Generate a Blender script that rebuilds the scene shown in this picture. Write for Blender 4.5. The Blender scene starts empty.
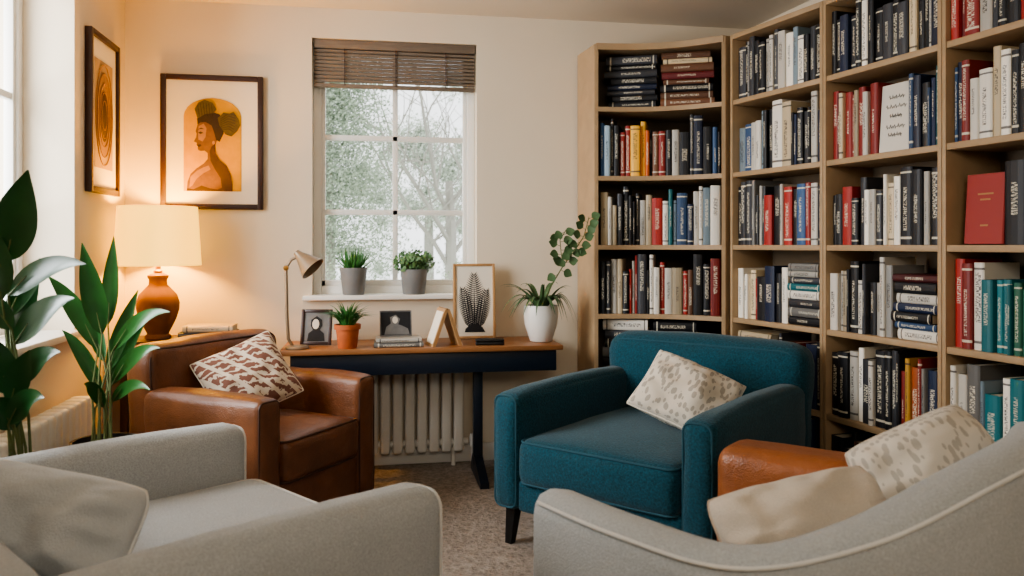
import bpy, bmesh, math, random
from mathutils import Vector, Matrix, Euler, noise
rnd = random.Random(11)
SC = bpy.context.scene
COL = SC.collection
PI = math.pi
TH = math.radians(10); SN, CS = math.sin(TH), math.cos(TH)
F, HX, HY, H = 800.0, 512.0, 245.0, 1.22

# ------------------------------------------------------------ measuring helpers
def cw(lat, d): return (lat*CS + d*SN, d*CS - lat*SN)
def atY(px, py, Y):
    a = px-HX; rx, ry = F*SN + a*CS, F*CS - a*SN; k = Y/ry
    return Vector((rx*k, Y, H + (HY-py)*k))
def P(px, py, d):
    x, y = cw((px-HX)/F*d, d); return Vector((x, y, H + (HY-py)/F*d))

# ------------------------------------------------------------ materials
def lin(c):
    return tuple(((v/255)/12.92 if v/255 <= .04045 else ((v/255+.055)/1.055)**2.4) for v in c) + (1,)
def nm(name):
    m = bpy.data.materials.new(name); m.use_nodes = True
    nt = m.node_tree; return m, nt, nt.nodes['Principled BSDF']
def N(nt, t, **kw):
    n = nt.nodes.new(t)
    for k, v in kw.items():
        if k in n.inputs.keys(): n.inputs[k].default_value = v
        else: setattr(n, k, v)
    return n
def coords(nt, kind='Object', scale=(1,1,1), rot=(0,0,0)):
    tc = N(nt, 'ShaderNodeTexCoord'); mp = N(nt, 'ShaderNodeMapping')
    mp.inputs['Scale'].default_value = scale; mp.inputs['Rotation'].default_value = rot
    nt.links.new(tc.outputs[kind], mp.inputs['Vector']); return mp.outputs['Vector']
def mixc(nt, fac, a, b):
    mx = N(nt, 'ShaderNodeMix', data_type='RGBA')
    for i, v in ((0, fac), (6, a), (7, b)):
        if hasattr(v, 'links'): nt.links.new(v, mx.inputs[i])
        else: mx.inputs[i].default_value = v
    return mx.outputs[2]
def mul(c, k): return tuple(min(1, v*k) for v in c[:3]) + (1,)
def math_(nt, op, a, b=None, c=None):
    n = N(nt, 'ShaderNodeMath', operation=op)
    for i, v in enumerate((a, b, c)):
        if v is None: continue
        if hasattr(v, 'links'): nt.links.new(v, n.inputs[i])
        else: n.inputs[i].default_value = v
    return n.outputs[0]
def bump(nt, b, h, strength, dist=.002):
    bn = N(nt, 'ShaderNodeBump'); bn.inputs['Strength'].default_value = strength; bn.inputs['Distance'].default_value = dist
    nt.links.new(h, bn.inputs['Height']); nt.links.new(bn.outputs[0], b.inputs['Normal'])
def plain(name, rgb, rough=.6, var=.15, scale=12, metal=0, bmp=0, bscale=150, sheen=0):
    m, nt, b = nm(name); c = lin(rgb); v = coords(nt)
    t = N(nt, 'ShaderNodeTexNoise'); t.inputs['Scale'].default_value = scale; t.inputs['Detail'].default_value = 4
    nt.links.new(v, t.inputs['Vector'])
    nt.links.new(mixc(nt, t.outputs[0], mul(c, 1-var), mul(c, 1+var)), b.inputs['Base Color'])
    b.inputs['Roughness'].default_value = rough; b.inputs['Metallic'].default_value = metal
    if sheen: b.inputs['Sheen Weight'].default_value = sheen
    if bmp:
        t2 = N(nt, 'ShaderNodeTexNoise'); t2.inputs['Scale'].default_value = bscale
        nt.links.new(v, t2.inputs['Vector']); bump(nt, b, t2.outputs[0], bmp)
    return m
def fabric(name, rgb, var=.28, wscale=130):
    m, nt, b = nm(name); c = lin(rgb); v = coords(nt)
    t = N(nt, 'ShaderNodeTexNoise'); t.inputs['Scale'].default_value = wscale*1.3; t.inputs['Detail'].default_value = 3
    t3 = N(nt, 'ShaderNodeTexNoise'); t3.inputs['Scale'].default_value = 7
    vo = N(nt, 'ShaderNodeTexVoronoi'); vo.inputs['Scale'].default_value = wscale
    for q in (t, t3, vo): nt.links.new(v, q.inputs['Vector'])
    f = math_(nt, 'ADD', math_(nt, 'MULTIPLY', math_(nt, 'SUBTRACT', t.outputs[0], .25), 1.0), math_(nt, 'MULTIPLY', vo.outputs['Distance'], .45))
    a = mixc(nt, f, mul(c, 1-var), mul(c, 1+var))
    nt.links.new(mixc(nt, math_(nt, 'MULTIPLY', t3.outputs[0], .35), a, mul(c, .7)), b.inputs['Base Color'])
    b.inputs['Roughness'].default_value = .9; b.inputs['Sheen Weight'].default_value = .15
    b.inputs['Specular IOR Level'].default_value = .2
    bump(nt, b, f, .6, .003); return m
def leather(name, rgb):
    m, nt, b = nm(name); c = lin(rgb); v = coords(nt)
    t = N(nt, 'ShaderNodeTexNoise'); t.inputs['Scale'].default_value = 7; t.inputs['Detail'].default_value = 8; t.inputs['Roughness'].default_value = .65
    vo = N(nt, 'ShaderNodeTexVoronoi'); vo.inputs['Scale'].default_value = 190
    t2 = N(nt, 'ShaderNodeTexNoise'); t2.inputs['Scale'].default_value = 16; t2.inputs['Detail'].default_value = 5
    for q in (t, vo, t2): nt.links.new(v, q.inputs['Vector'])
    nt.links.new(mixc(nt, t.outputs[0], mul(c, .3), mul(c, 1.7)), b.inputs['Base Color'])
    b.inputs['Roughness'].default_value = .38
    bump(nt, b, math_(nt, 'ADD', vo.outputs['Distance'], math_(nt, 'MULTIPLY', t2.outputs[0], 4.5)), .45, .002); return m
def wood(name, rgb, sc=(3, 3, 40), rough=.5, var=.3):
    m, nt, b = nm(name); c = lin(rgb); v = coords(nt, 'Object', sc)
    t = N(nt, 'ShaderNodeTexNoise'); t.inputs['Scale'].default_value = 1.5; t.inputs['Detail'].default_value = 6; t.inputs['Distortion'].default_value = .8
    nt.links.new(v, t.inputs['Vector'])
    nt.links.new(mixc(nt, t.outputs[0], mul(c, 1-var), mul(c, 1+var)), b.inputs['Base Color'])
    b.inputs['Roughness'].default_value = rough; bump(nt, b, t.outputs[0], .08); return m
def emis(name, rgb, k):
    m, nt, b = nm(name); b.inputs['Base Color'].default_value = lin(rgb)
    b.inputs['Emission Color'].default_value = lin(rgb); b.inputs['Emission Strength'].default_value = k; return m

M_wall = plain('wall_paint', (220, 206, 184), .9, .04, 2.5, bmp=.08, bscale=60)
M_ceil = plain('ceiling_paint', (222, 211, 194), .9, .03, 2)
M_white = plain('white_paint', (234, 231, 224), .45, .03, 5)
M_rad = plain('radiator_enamel', (230, 225, 215), .4, .04, 5)
M_oak = wood('oak_shelf', (170, 143, 110), (6, 6, 6), .55, .2)
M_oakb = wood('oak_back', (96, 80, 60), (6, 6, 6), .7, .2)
M_honey = wood('honey_wood', (146, 98, 58), (3, 30, 30), .4, .3)
M_tan = wood('tan_wood', (176, 136, 92), (20, 20, 5), .5, .25)
M_navy = plain('navy_paint', (20, 30, 44), .4, .15)
M_dkwood = wood('dark_walnut', (54, 30, 22), (12, 12, 12), .4, .35)
M_black = plain('black_stain', (16, 15, 15), .4, .2)
M_teal = fabric('teal_weave', (30, 75, 89), .7, 115)
M_tealp = plain('teal_piping', (32, 78, 92), .8)
M_cog = leather('cognac_leather', (112, 69, 42))
M_cogp = plain('cognac_seam', (66, 38, 23), .6)
M_cog2 = leather('tan_leather', (148, 88, 49))
M_cog2p = plain('tan_seam', (104, 59, 32), .6)
M_grey = fabric('grey_weave', (176, 178, 177), .3, 210)
M_greyp = plain('grey_piping', (206, 204, 198), .85)
M_cushg = fabric('grey_cushion_cloth', (190, 191, 189), .13, 260)
M_cushc = fabric('cream_cushion_cloth', (208, 195, 178), .12, 260)
M_cushs = plain('cream_seam', (178, 162, 142), .8)
M_terra = plain('terracotta', (176, 92, 48), .7, .2, 25)
M_lampc = plain('lamp_ceramic', (100, 68, 46), .95, .35, 14, bmp=.25, bscale=40)
M_brass = plain('brass', (170, 125, 70), .35, .1, metal=.9)
M_lampw = plain('bronze_enamel', (136, 118, 96), .35, .05, metal=.3)
M_pot = plain('grey_pot', (128, 128, 127), .6, .12, 20)
M_potw = plain('white_pot', (228, 224, 216), .35, .04)
M_potd = plain('dark_pot', (44, 40, 38), .6, .2)
M_soil = plain('soil', (50, 36, 26), 1, .4, 80, bmp=.6)
M_leafd = plain('dark_leaf', (32, 76, 36), .28, .55, 9)
M_leaff = plain('floor_leaf', (42, 90, 40), .3, .55, 9)
M_leafm = plain('mid_leaf', (62, 118, 56), .45, .4, 9)
M_leafg = plain('sage_leaf', (98, 134, 86), .55, .35, 25)
M_leafv = plain('vine_leaf', (78, 106, 68), .5, .35, 30)
M_stem = plain('stem', (88, 98, 52), .6, .2)
M_pages = plain('paper', (214, 202, 178), .9, .12, 120)
M_mat = plain('mat_board', (228, 218, 200), .9, .03)
M_art = plain('ochre_print', (200, 148, 24), .8, .22, 18)
M_skin = plain('print_brown', (112, 78, 52), .8, .3, 40)
M_skind = plain('print_shadow', (66, 44, 30), .8, .3, 40)
M_skinl = plain('print_light', (154, 112, 76), .8, .2, 40)
M_hair = plain('print_dark', (50, 37, 28), .8, .3, 60)
M_hairg = plain('print_umber', (86, 74, 42), .8, .35, 60)
M_ink = plain('print_ink', (34, 34, 36), .8, .3, 40)
M_inkl = plain('script_ink', (92, 88, 84), .8, .2, 40)
M_inkg = plain('print_grey', (120, 118, 116), .8, .3, 30)
M_beige = plain('print_beige', (176, 146, 108), .8, .2, 20)
M_beiged = plain('print_sand', (146, 110, 74), .8, .3, 30)
M_blind = wood('woven_blind', (118, 105, 92), (4, 4, 60), .8, .4)
M_gold = plain('gold_ink', (170, 120, 66), .5, .1)

def carpet():
    m, nt, b = nm('carpet'); v = coords(nt)
    t = N(nt, 'ShaderNodeTexNoise'); t.inputs['Scale'].default_value = 90; t.inputs['Detail'].default_value = 5
    vo = N(nt, 'ShaderNodeTexVoronoi'); vo.inputs['Scale'].default_value = 38
    for q in (t, vo): nt.links.new(v, q.inputs['Vector'])
    f = math_(nt, 'ADD', math_(nt, 'MULTIPLY', t.outputs[0], .75), math_(nt, 'MULTIPLY', vo.outputs['Distance'], .45))
    nt.links.new(mixc(nt, f, lin((80, 71, 64)), lin((182, 170, 158))), b.inputs['Base Color'])
    b.inputs['Roughness'].default_value = 1; b.inputs['Specular IOR Level'].default_value = .1
    bump(nt, b, f, .8, .01); return m
M_carpet = carpet()
def glass():
    m, nt, b = nm('window_glass'); nt.nodes.remove(b)
    out = nt.nodes['Material Output']; tr = N(nt, 'ShaderNodeBsdfTransparent'); gl = N(nt, 'ShaderNodeBsdfGlossy')
    gl.inputs['Roughness'].default_value = .35; mx = N(nt, 'ShaderNodeMixShader'); mx.inputs[0].default_value = .006
    nt.links.new(tr.outputs[0], mx.inputs[1]); nt.links.new(gl.outputs[0], mx.inputs[2]); nt.links.new(mx.outputs[0], out.inputs[0]); return m
M_glass = glass()
def shade_mat():
    m, nt, b = nm('linen_shade'); out = nt.nodes['Material Output']
    b.inputs['Base Color'].default_value = lin((240, 218, 140)); b.inputs['Roughness'].default_value = .9
    b.inputs['Emission Color'].default_value = lin((255, 206, 78)); b.inputs['Emission Strength'].default_value = 1.5
    tl = N(nt, 'ShaderNodeBsdfTranslucent'); tl.inputs[0].default_value = lin((255, 240, 130))
    mx = N(nt, 'ShaderNodeMixShader'); mx.inputs[0].default_value = .14
    nt.links.new(b.outputs[0], mx.inputs[1]); nt.links.new(tl.outputs[0], mx.inputs[2]); nt.links.new(mx.outputs[0], out.inputs[0]); return m
M_shade = shade_mat()
def book_mat():
    m, nt, b = nm('book_cloth'); oi = N(nt, 'ShaderNodeObjectInfo'); tc = N(nt, 'ShaderNodeTexCoord')
    sp = N(nt, 'ShaderNodeSeparateXYZ'); nt.links.new(tc.outputs['Generated'], sp.inputs[0])
    u, y, v = sp.outputs; R = oi.outputs['Random']
    cb = N(nt, 'ShaderNodeCombineXYZ')
    nt.links.new(math_(nt, 'ADD', math_(nt, 'MULTIPLY', u, 3.2), math_(nt, 'MULTIPLY', R, 37)), cb.inputs[0])
    nt.links.new(math_(nt, 'ADD', math_(nt, 'MULTIPLY', v, 58), math_(nt, 'MULTIPLY', R, 91)), cb.inputs[1])
    t = N(nt, 'ShaderNodeTexNoise'); t.inputs['Scale'].default_value = 1.3; t.inputs['Detail'].default_value = 2
    nt.links.new(cb.outputs[0], t.inputs['Vector'])
    mk = math_(nt, 'GREATER_THAN', t.outputs[0], .51)
    cen = math_(nt, 'ADD', .4, math_(nt, 'MULTIPLY', R, .25))
    R2 = math_(nt, 'FRACT', math_(nt, 'MULTIPLY', R, 7.13)); R3 = math_(nt, 'FRACT', math_(nt, 'MULTIPLY', R, 13.7))
    reg = math_(nt, 'MULTIPLY', math_(nt, 'COMPARE', v, cen, math_(nt, 'ADD', .14, math_(nt, 'MULTIPLY', R2, .2))), math_(nt, 'COMPARE', u, .5, math_(nt, 'ADD', .11, math_(nt, 'MULTIPLY', R3, .16))))
    band = math_(nt, 'MULTIPLY', math_(nt, 'ADD', math_(nt, 'COMPARE', v, .09, .015), math_(nt, 'COMPARE', v, .93, .012)), math_(nt, 'GREATER_THAN', R2, .55))
    msk = math_(nt, 'MULTIPLY', math_(nt, 'MAXIMUM', math_(nt, 'MULTIPLY', mk, reg), band), math_(nt, 'LESS_THAN', y, .05))
    bw = N(nt, 'ShaderNodeRGBToBW'); nt.links.new(oi.outputs['Color'], bw.inputs[0])
    ink = mixc(nt, math_(nt, 'GREATER_THAN', bw.outputs[0], .22), (.72, .66, .52, 1), (.04, .035, .035, 1))
    nt.links.new(mixc(nt, math_(nt, 'MULTIPLY', msk, .85), oi.outputs['Color'], ink), b.inputs['Base Color'])
    b.inputs['Roughness'].default_value = .5; return m
M_book = book_mat()
def pattern(name, a, b_, kind, sc=1.0):
    m, nt, b = nm(name)
    if kind == 'leaf':
        v1 = coords(nt, 'Object', (44*sc, 44*sc, 19*sc), (0, .6, 0)); v2 = coords(nt, 'Object', (44*sc, 44*sc, 19*sc), (0, -.6, 0))
        q = []
        for v in (v1, v2):
            vo = N(nt, 'ShaderNodeTexVoronoi'); vo.inputs['Scale'].default_value = 1; vo.inputs['Randomness'].default_value = .12
            nt.links.new(v, vo.inputs['Vector']); q.append(math_(nt, 'LESS_THAN', vo.outputs['Distance'], .34))
        f = math_(nt, 'MAXIMUM', q[0], q[1])
    else:
        v = coords(nt, 'Object', (1, 1, 1), (0, .5, 0))
        wv = N(nt, 'ShaderNodeTexWave', wave_type='BANDS', bands_direction='X'); wv.inputs['Scale'].default_value = 5; wv.inputs['Distortion'].default_value = 0
        w2 = N(nt, 'ShaderNodeTexWave', wave_type='BANDS', bands_direction='DIAGONAL'); w2.inputs['Scale'].default_value = 13; w2.inputs['Distortion'].default_value = 5; w2.inputs['Detail Scale'].default_value = 3
        for w in (wv, w2): nt.links.new(v, w.inputs['Vector'])
        f = math_(nt, 'MULTIPLY', math_(nt, 'GREATER_THAN', wv.outputs[1], .17), math_(nt, 'GREATER_THAN', w2.outputs[1], .32))
    nt.links.new(mixc(nt, math_(nt, 'MULTIPLY', f, .9), lin(a), lin(b_)), b.inputs['Base Color'])
    b.inputs['Roughness'].default_value = .9
    t = N(nt, 'ShaderNodeTexNoise'); t.inputs['Scale'].default_value = 300; nt.links.new(coords(nt), t.inputs['Vector']); bump(nt, b, t.outputs[0], .3)
    return m
M_patl = pattern('leaf_print_cloth', (216, 206, 190), (166, 157, 144), 'leaf', 1.0)
M_patq = pattern('faint_leaf_print_cloth', (210, 201, 187), (174, 166, 154), 'leaf', 1.1)
M_patf = pattern('feather_print_cloth', (216, 200, 178), (112, 56, 40), 'feather')

# ------------------------------------------------------------ mesh helpers
def merge(bm, t):
    me = bpy.data.meshes.new('tmp'); t.to_mesh(me); t.free(); bm.from_mesh(me); bpy.data.meshes.remove(me)
def box(bm, x0, x1, y0, y1, z0, z1, bev=0, seg=2, M=None):
    t = bmesh.new(); bmesh.ops.create_cube(t, size=1)
    for v in t.verts: v.co = Vector(((x0+x1)/2+v.co.x*(x1-x0), (y0+y1)/2+v.co.y*(y1-y0), (z0+z1)/2+v.co.z*(z1-z0)))
    if bev: bmesh.ops.bevel(t, geom=t.edges[:], offset=bev, segments=seg, affect='EDGES', profile=.5)
    if M: t.transform(M)
    merge(bm, t); return bm
def B(*a, **k): return box(bmesh.new(), *a, **k)
def axc(s, r, n):
    h = s/2; r = min(r, h*.98); a = [-h, -h+r*.15, -h+r*.45]
    mid = [-h+r + (2*h-2*r)*i/n for i in range(n+1)]
    return a + mid + [-v for v in reversed(a)], r
def softbox(bm, c, size, r, puff=(0, 0, 0), n=5, wr=0, fn=None, seed=0):
    A = []; R = []
    for s in size:
        a, q = axc(s, r, n); A.append(a); R.append(q)
    L = [len(a)-1 for a in A]; d = {}
    h = [s/2 for s in size]
    def vert(i, j, k):
        key = (i, j, k)
        if key in d: return d[key]
        p = Vector((A[0][i], A[1][j], A[2][k])); nn = [p[q]/h[q] for q in range(3)]
        rr = min(R); inn = Vector([max(-(h[q]-rr), min(h[q]-rr, p[q])) for q in range(3)]); dd = p-inn
        if dd.length > 1e-6: p = inn + dd.normalized()*rr
        p = Vector((p.x+puff[0]*nn[0]*(1-nn[1]**2)*(1-nn[2]**2), p.y+puff[1]*nn[1]*(1-nn[0]**2)*(1-nn[2]**2), p.z+puff[2]*nn[2]*(1-nn[0]**2)*(1-nn[1]**2)))
        if wr:
            w = noise.noise_vector((p+Vector((seed*3.1, seed, 0)))*7)*wr + noise.noise_vector((p+Vector((seed, 5, 0)))*18)*wr*.4
            p += w
        p += Vector(c)
        if fn: p = fn(p)
        d[key] = bm.verts.new(p); return d[key]
    for ax in range(3):
        b_, c_ = [q for q in range(3) if q != ax]
        for side in (0, L[ax]):
            for i in range(L[b_]):
                for j in range(L[c_]):
                    vs = []
                    for (di, dj) in ((0, 0), (1, 0), (1, 1), (0, 1)):
                        k = [0, 0, 0]; k[ax] = side; k[b_] = i+di; k[c_] = j+dj; vs.append(vert(*k))
                    bm.faces.new(vs)
    return bm
def tube(bm, pts, r, n=8, closed=False):
    pts = [Vector(p) for p in pts]; m = len(pts); rs = r if isinstance(r, (list, tuple)) else [r]*m
    rings = []; prev = None
    for i, p in enumerate(pts):
        if closed: t = pts[(i+1) % m]-pts[i-1]
        else: t = pts[min(i+1, m-1)]-pts[max(i-1, 0)]
        t.normalize()
        if prev is None:
            up = Vector((0, 0, 1)) if abs(t.z) < .9 else Vector((1, 0, 0)); a = t.cross(up).normalized()
        else:
            a = (prev-t*prev.dot(t))
            a = a.normalized() if a.length > 1e-5 else t.orthogonal().normalized()
        prev = a; b_ = t.cross(a)
        rings.append([bm.verts.new(p+(a*math.cos(2*PI*k/n)+b_*math.sin(2*PI*k/n))*rs[i]) for k in range(n)])
    for i in range(m if closed else m-1):
        A, Bq = rings[i], rings[(i+1) % m]
        for k in range(n): bm.faces.new((A[k], A[(k+1) % n], Bq[(k+1) % n], Bq[k]))
    if not closed: bm.faces.new(rings[0][::-1]); bm.faces.new(rings[-1])
    return bm
def lathe(bm, prof, n=32, c=(0, 0, 0), M=None):
    c = Vector(c); rings = []
    for r, z in prof:
        if r < 1e-6: q = [Vector((0, 0, z))]
        else: q = [Vector((r*math.cos(2*PI*k/n), r*math.sin(2*PI*k/n), z)) for k in range(n)]
        rings.append([bm.verts.new((M @ p if M else p)+c) for p in q])
    for A, Bq in zip(rings, rings[1:]):
        for k in range(n):
            a = [A[k % len(A)], A[(k+1) % len(A)], Bq[(k+1) % len(Bq)], Bq[k % len(Bq)]]
            u = []
            for x in a:
                if x not in u: u.append(x)
            if len(u) > 2: bm.faces.new(u)
    return bm
def prism(bm, poly, z0, z1, axis='z', M=None):
    def mk(p, h):
        q = Vector((p[0], p[1], h)) if axis == 'z' else Vector((p[0], h, p[1]))
        return M @ q if M else q
    a = [bm.verts.new(mk(p, z0)) for p in poly]; b_ = [bm.verts.new(mk(p, z1)) for p in poly]; n = len(poly)
    bm.faces.new(a[::-1]); bm.faces.new(b_)
    for i in range(n): bm.faces.new((a[i], a[(i+1) % n], b_[(i+1) % n], b_[i]))
    return bm
def bez(a, b_, c, t): return a*(1-t)**2 + b_*2*t*(1-t) + c*t*t
def leaf(bm, a, m, c, w, hint=Vector((0, -1, .3)), n=9, fold=.12, base=.55):
    a, m, c = Vector(a), Vector(m), Vector(c); rows = []
    for i in range(n+1):
        t = i/n; p = bez(a, m, c, t); tg = (bez(a, m, c, min(1, t+.02))-bez(a, m, c, max(0, t-.02))).normalized()
        s = tg.cross(hint)
        s = s.normalized() if s.length > 1e-4 else tg.orthogonal().normalized()
        nr = s.cross(tg); k = w*.5*math.sin(PI*(t**base))**.9 if 0 < t < 1 else w*.02
        rows.append((bm.verts.new(p-s*k), bm.verts.new(p-nr*k*fold*2), bm.verts.new(p+s*k)))
    for r0, r1 in zip(rows, rows[1:]):
        bm.faces.new((r0[0], r0[1], r1[1], r1[0])); bm.faces.new((r0[1], r0[2], r1[2], r1[1]))
    return bm
def scatter(bm, c, rad, n, size, shell=.5):
    c = Vector(c)
    for _ in range(n):
        d = Vector((rnd.gauss(0, 1), rnd.gauss(0, 1), rnd.gauss(0, 1))).normalized()*(shell+(1-shell)*rnd.random())
        p = c+Vector((d.x*rad[0], d.y*rad[1], d.z*rad[2])); s = size*(.6+.8*rnd.random())
        o = Vector((rnd.gauss(0, 1), rnd.gauss(0, 1), rnd.gauss(0, 1)+.4)).normalized()+d*.6; o.normalize()
        x = o.orthogonal().normalized(); y = o.cross(x)
        vs = [bm.verts.new(p+q) for q in (-x*s*.5, y*s*.35-x*.1*s, x*s*.6+o*s*.1, -y*s*.35-x*.1*s)]
        bm.faces.new(vs)
    return bm
def obj(name, bm, mat, parent=None, label=None, smooth=True, M=None):
    bmesh.ops.recalc_face_normals(bm, faces=bm.faces[:])
    if smooth:
        for f in bm.faces: f.smooth = True
        for e in bm.edges:
            if len(e.link_faces) == 2 and e.calc_face_angle(0) > .7: e.smooth = False
    me = bpy.data.meshes.new(name); bm.to_mesh(me); bm.free(); me.materials.append(mat)
    o = bpy.data.objects.new(name, me); COL.objects.link(o)
    if parent: o.parent = parent
    if M is not None: o.matrix_basis = M
    if label: o['label'] = label
    return o
def tag(o, label, cat, group=None):
    o['label'] = label; o['category'] = cat
    if group: o['group'] = group
    return o
def thing(name, label, cat, loc=(0, 0, 0), rot=(0, 0, 0), group=None):
    o = bpy.data.objects.new(name, None); COL.objects.link(o); o.empty_display_size = .1
    o.location = loc; o.rotation_euler = rot
    return tag(o, label, cat, group)
def struct(name, bm, mat, parent=None):
    o = obj(name, bm, mat, parent)
    if parent is None: o['kind'] = 'structure'
    return o

# ------------------------------------------------------------ room shell
WY, WX, CZ = 4.5, -1.275, 2.52
bx0, bx1, bz0, bz1 = -.318, .591, .945, 2.355          # back window opening
ly0, ly1, lz0, lz1 = 2.35, 3.77, .85, 2.42              # left window opening
b = bmesh.new(); box(b, -1.6, 3.0, -1.4, 4.75, -.1, 0); struct('floor', b, M_carpet)
b = bmesh.new(); box(b, -1.6, 3.0, -1.4, 4.75, CZ, CZ+.1); struct('ceiling', b, M_ceil)
b = bmesh.new()
box(b, WX-.3, bx0, WY, WY+.22, 0, CZ); box(b, bx1, 2.8, WY, WY+.22, 0, CZ)
box(b, bx0, bx1, WY, WY+.22, 0, bz0-.025); box(b, bx0, bx1, WY, WY+.22, bz1, CZ); struct('wall_back', b, M_wall)
b = bmesh.new()
box(b, WX-.3, WX, -1.2, ly0, 0, CZ); box(b, WX-.3, WX, ly1, WY, 0, CZ)
box(b, WX-.3, WX, ly0, ly1, 0, lz0-.03); box(b, WX-.3, WX, ly0, ly1, lz1, CZ); struct('wall_left', b, M_wall)
b = bmesh.new(); prism(b, [(2.24, WY), (2.8, -1.2), (2.95, -1.2), (2.4, WY)], 0, CZ); struct('wall_right', b, M_wall)
b = bmesh.new(); box(b, WX-.3, 2.95, -1.4, -1.2, 0, CZ); struct('unseen_wall_front', b, M_wall)  # unseen wall behind the camera, added to block sky light from there
b = bmesh.new(); box(b, WX+.013, 1.16, WY-.014, WY, 0, .1, .004); struct('baseboard_back', b, M_white)
b = bmesh.new(); box(b, WX, WX+.013, -1.2, WY-.014, 0, .1, .004); struct('baseboard_left', b, M_white)

def window(name, w, h, loc, rz, cols, rows, bw=.015):
    r = bpy.data.objects.new(name, None); COL.objects.link(r); r.location = loc; r.rotation_euler = (0, 0, rz); r['kind'] = 'structure'
    fw = .045; b = bmesh.new()
    box(b, -w/2, -w/2+fw, 0, .06, 0, h, .004); box(b, w/2-fw, w/2, 0, .06, 0, h, .004)
    box(b, -w/2+fw, w/2-fw, 0, .06, 0, fw, .004); box(b, -w/2+fw, w/2-fw, 0, .06, h-fw, h, .004); obj('window_frame', b, M_white, r)
    b = bmesh.new()
    s = .022; iw0, iw1 = -w/2+fw, w/2-fw
    box(b, iw0, iw0+s, .012, .05, fw, h-fw, .003); box(b, iw1-s, iw1, .012, .05, fw, h-fw, .003)
    box(b, iw0, iw1, .012, .05, fw, fw+s+.01, .003); box(b, iw0, iw1, .012, .05, h-fw-s, h-fw, .003)
    for i in range(1, cols): x = iw0+(iw1-iw0)*i/cols; box(b, x-bw, x+bw, .018, .046, fw, h-fw, .003)
    for z in rows: box(b, iw0, iw1, .018, .046, z-bw, z+bw, .003)
    obj('sash', b, M_white, r)
    b = bmesh.new(); box(b, iw0, iw1, .03, .034, fw, h-fw); obj('pane', b, M_glass, r)
    return r
w1 = window('window_1', bx1-bx0, bz1-bz0, ((bx0+bx1)/2, WY+.09, bz0), 0, 2, [.46, .88])
b = bmesh.new(); box(b, -.50, .50, -.145, 0, -.026, 0, .006); obj('window_sill', b, M_white, w1)
w2 = window('window_2', ly1-ly0, lz1-lz0, (WX-.205, (ly0+ly1)/2, lz0), PI/2, 4, [.5, 1.0])
b = bmesh.new(); box(b, -.75, .75, -.24, 0, -.03, 0, .006); obj('window_sill', b, M_white, w2)

# blind
bl = thing('window_blind', 'grey-brown woven slatted blind pulled up at the top of the back window', 'blind', ((bx0+bx1)/2, WY+.035, bz1))
hw = (bx1-bx0)/2-.008
obj('headrail', B(-hw, hw, -.02, .03, -.05, -.002, .004), M_blind, bl)
b = bmesh.new()
for i in range(9):
    z = -.06-i*.0205; box(b, -hw, hw, -.012, .014, z-.0085, z+.0085, .003, 1, Matrix.Translation((0, 0, z)) @ Matrix.Rotation(.35, 4, 'X') @ Matrix.Translation((0, 0, -z)))
obj('slats', b, M_blind, bl)
obj('bottom_rail', B(-hw, hw, -.014, .018, -.263, -.242, .004), M_blind, bl)
b = bmesh.new()
for x in (-.28, 0, .28): tube(b, [(x, -.018, -.05), (x, -.018, -.25)], .0025, 6)
obj('cord', b, M_dkwood, bl)

# ------------------------------------------------------------ outside
M_ground = plain('pale_ground', (212, 218, 204), 1, .06)  # plain pale tone for the ground outside
M_ever = plain('hazy_evergreen', (160, 174, 154), 1, .15, 2)  # tree, bush and bark colours paled to imitate haze and overexposure
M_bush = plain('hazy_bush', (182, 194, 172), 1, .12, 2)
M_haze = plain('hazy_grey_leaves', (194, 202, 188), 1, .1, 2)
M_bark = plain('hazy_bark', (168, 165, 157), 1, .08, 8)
b = bmesh.new(); box(b, -14, 14, 4.95, 30, -.45, -.35); g = struct('ground', b, M_ground)
def branch(bm, p, d, L, r, lev):
    pts = [p]; q = p.copy(); dd = d.copy()
    for i in range(4):
        dd = (dd+Vector((rnd.gauss(0, .16), rnd.gauss(0, .16), rnd.gauss(.03, .1)))).normalized(); q = q+dd*L/4; pts.append(q.copy())
    tube(bm, pts, [r*(1-.14*i) for i in range(5)], 5)
    if lev:
        for i in range(1, 5):
            for _ in range(2 if lev > 1 else 1):
                nd = (dd+Vector((rnd.gauss(0, .7), rnd.gauss(0, .5), rnd.gauss(.2, .4)))).normalized()
                branch(bm, pts[i], nd, L*.55, r*(.42), lev-1)
def bare(label, x, y, h, d, nb):
    t = thing('tree', label, 'tree', (x, y, -.35))
    b = bmesh.new(); tube(b, [(0, 0, 0), (.03, 0, h*.35), (0, 0, h*.5)], [.09, .07, .05], 8)
    obj('trunk', b, M_bark, t)
    b = bmesh.new()
    for i in range(nb): branch(b, Vector((.02, 0, h*(.26+.035*i))), Vector((d*(.6 if i % 2 else -.5), rnd.gauss(0, .2), .75)).normalized(), h*.36, .034, 2)
    obj('branches', b, M_bark, t)
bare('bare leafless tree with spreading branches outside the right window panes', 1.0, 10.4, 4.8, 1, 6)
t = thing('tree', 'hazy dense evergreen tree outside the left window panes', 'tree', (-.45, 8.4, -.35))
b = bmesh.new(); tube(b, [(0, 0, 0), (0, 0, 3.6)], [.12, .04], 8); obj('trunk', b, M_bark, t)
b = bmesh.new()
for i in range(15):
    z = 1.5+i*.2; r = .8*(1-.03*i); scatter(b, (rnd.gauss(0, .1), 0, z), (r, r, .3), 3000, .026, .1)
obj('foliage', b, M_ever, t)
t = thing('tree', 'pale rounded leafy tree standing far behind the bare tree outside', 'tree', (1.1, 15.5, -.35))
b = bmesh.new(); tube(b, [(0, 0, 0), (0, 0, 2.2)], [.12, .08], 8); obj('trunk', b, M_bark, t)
b = bmesh.new()
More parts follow.
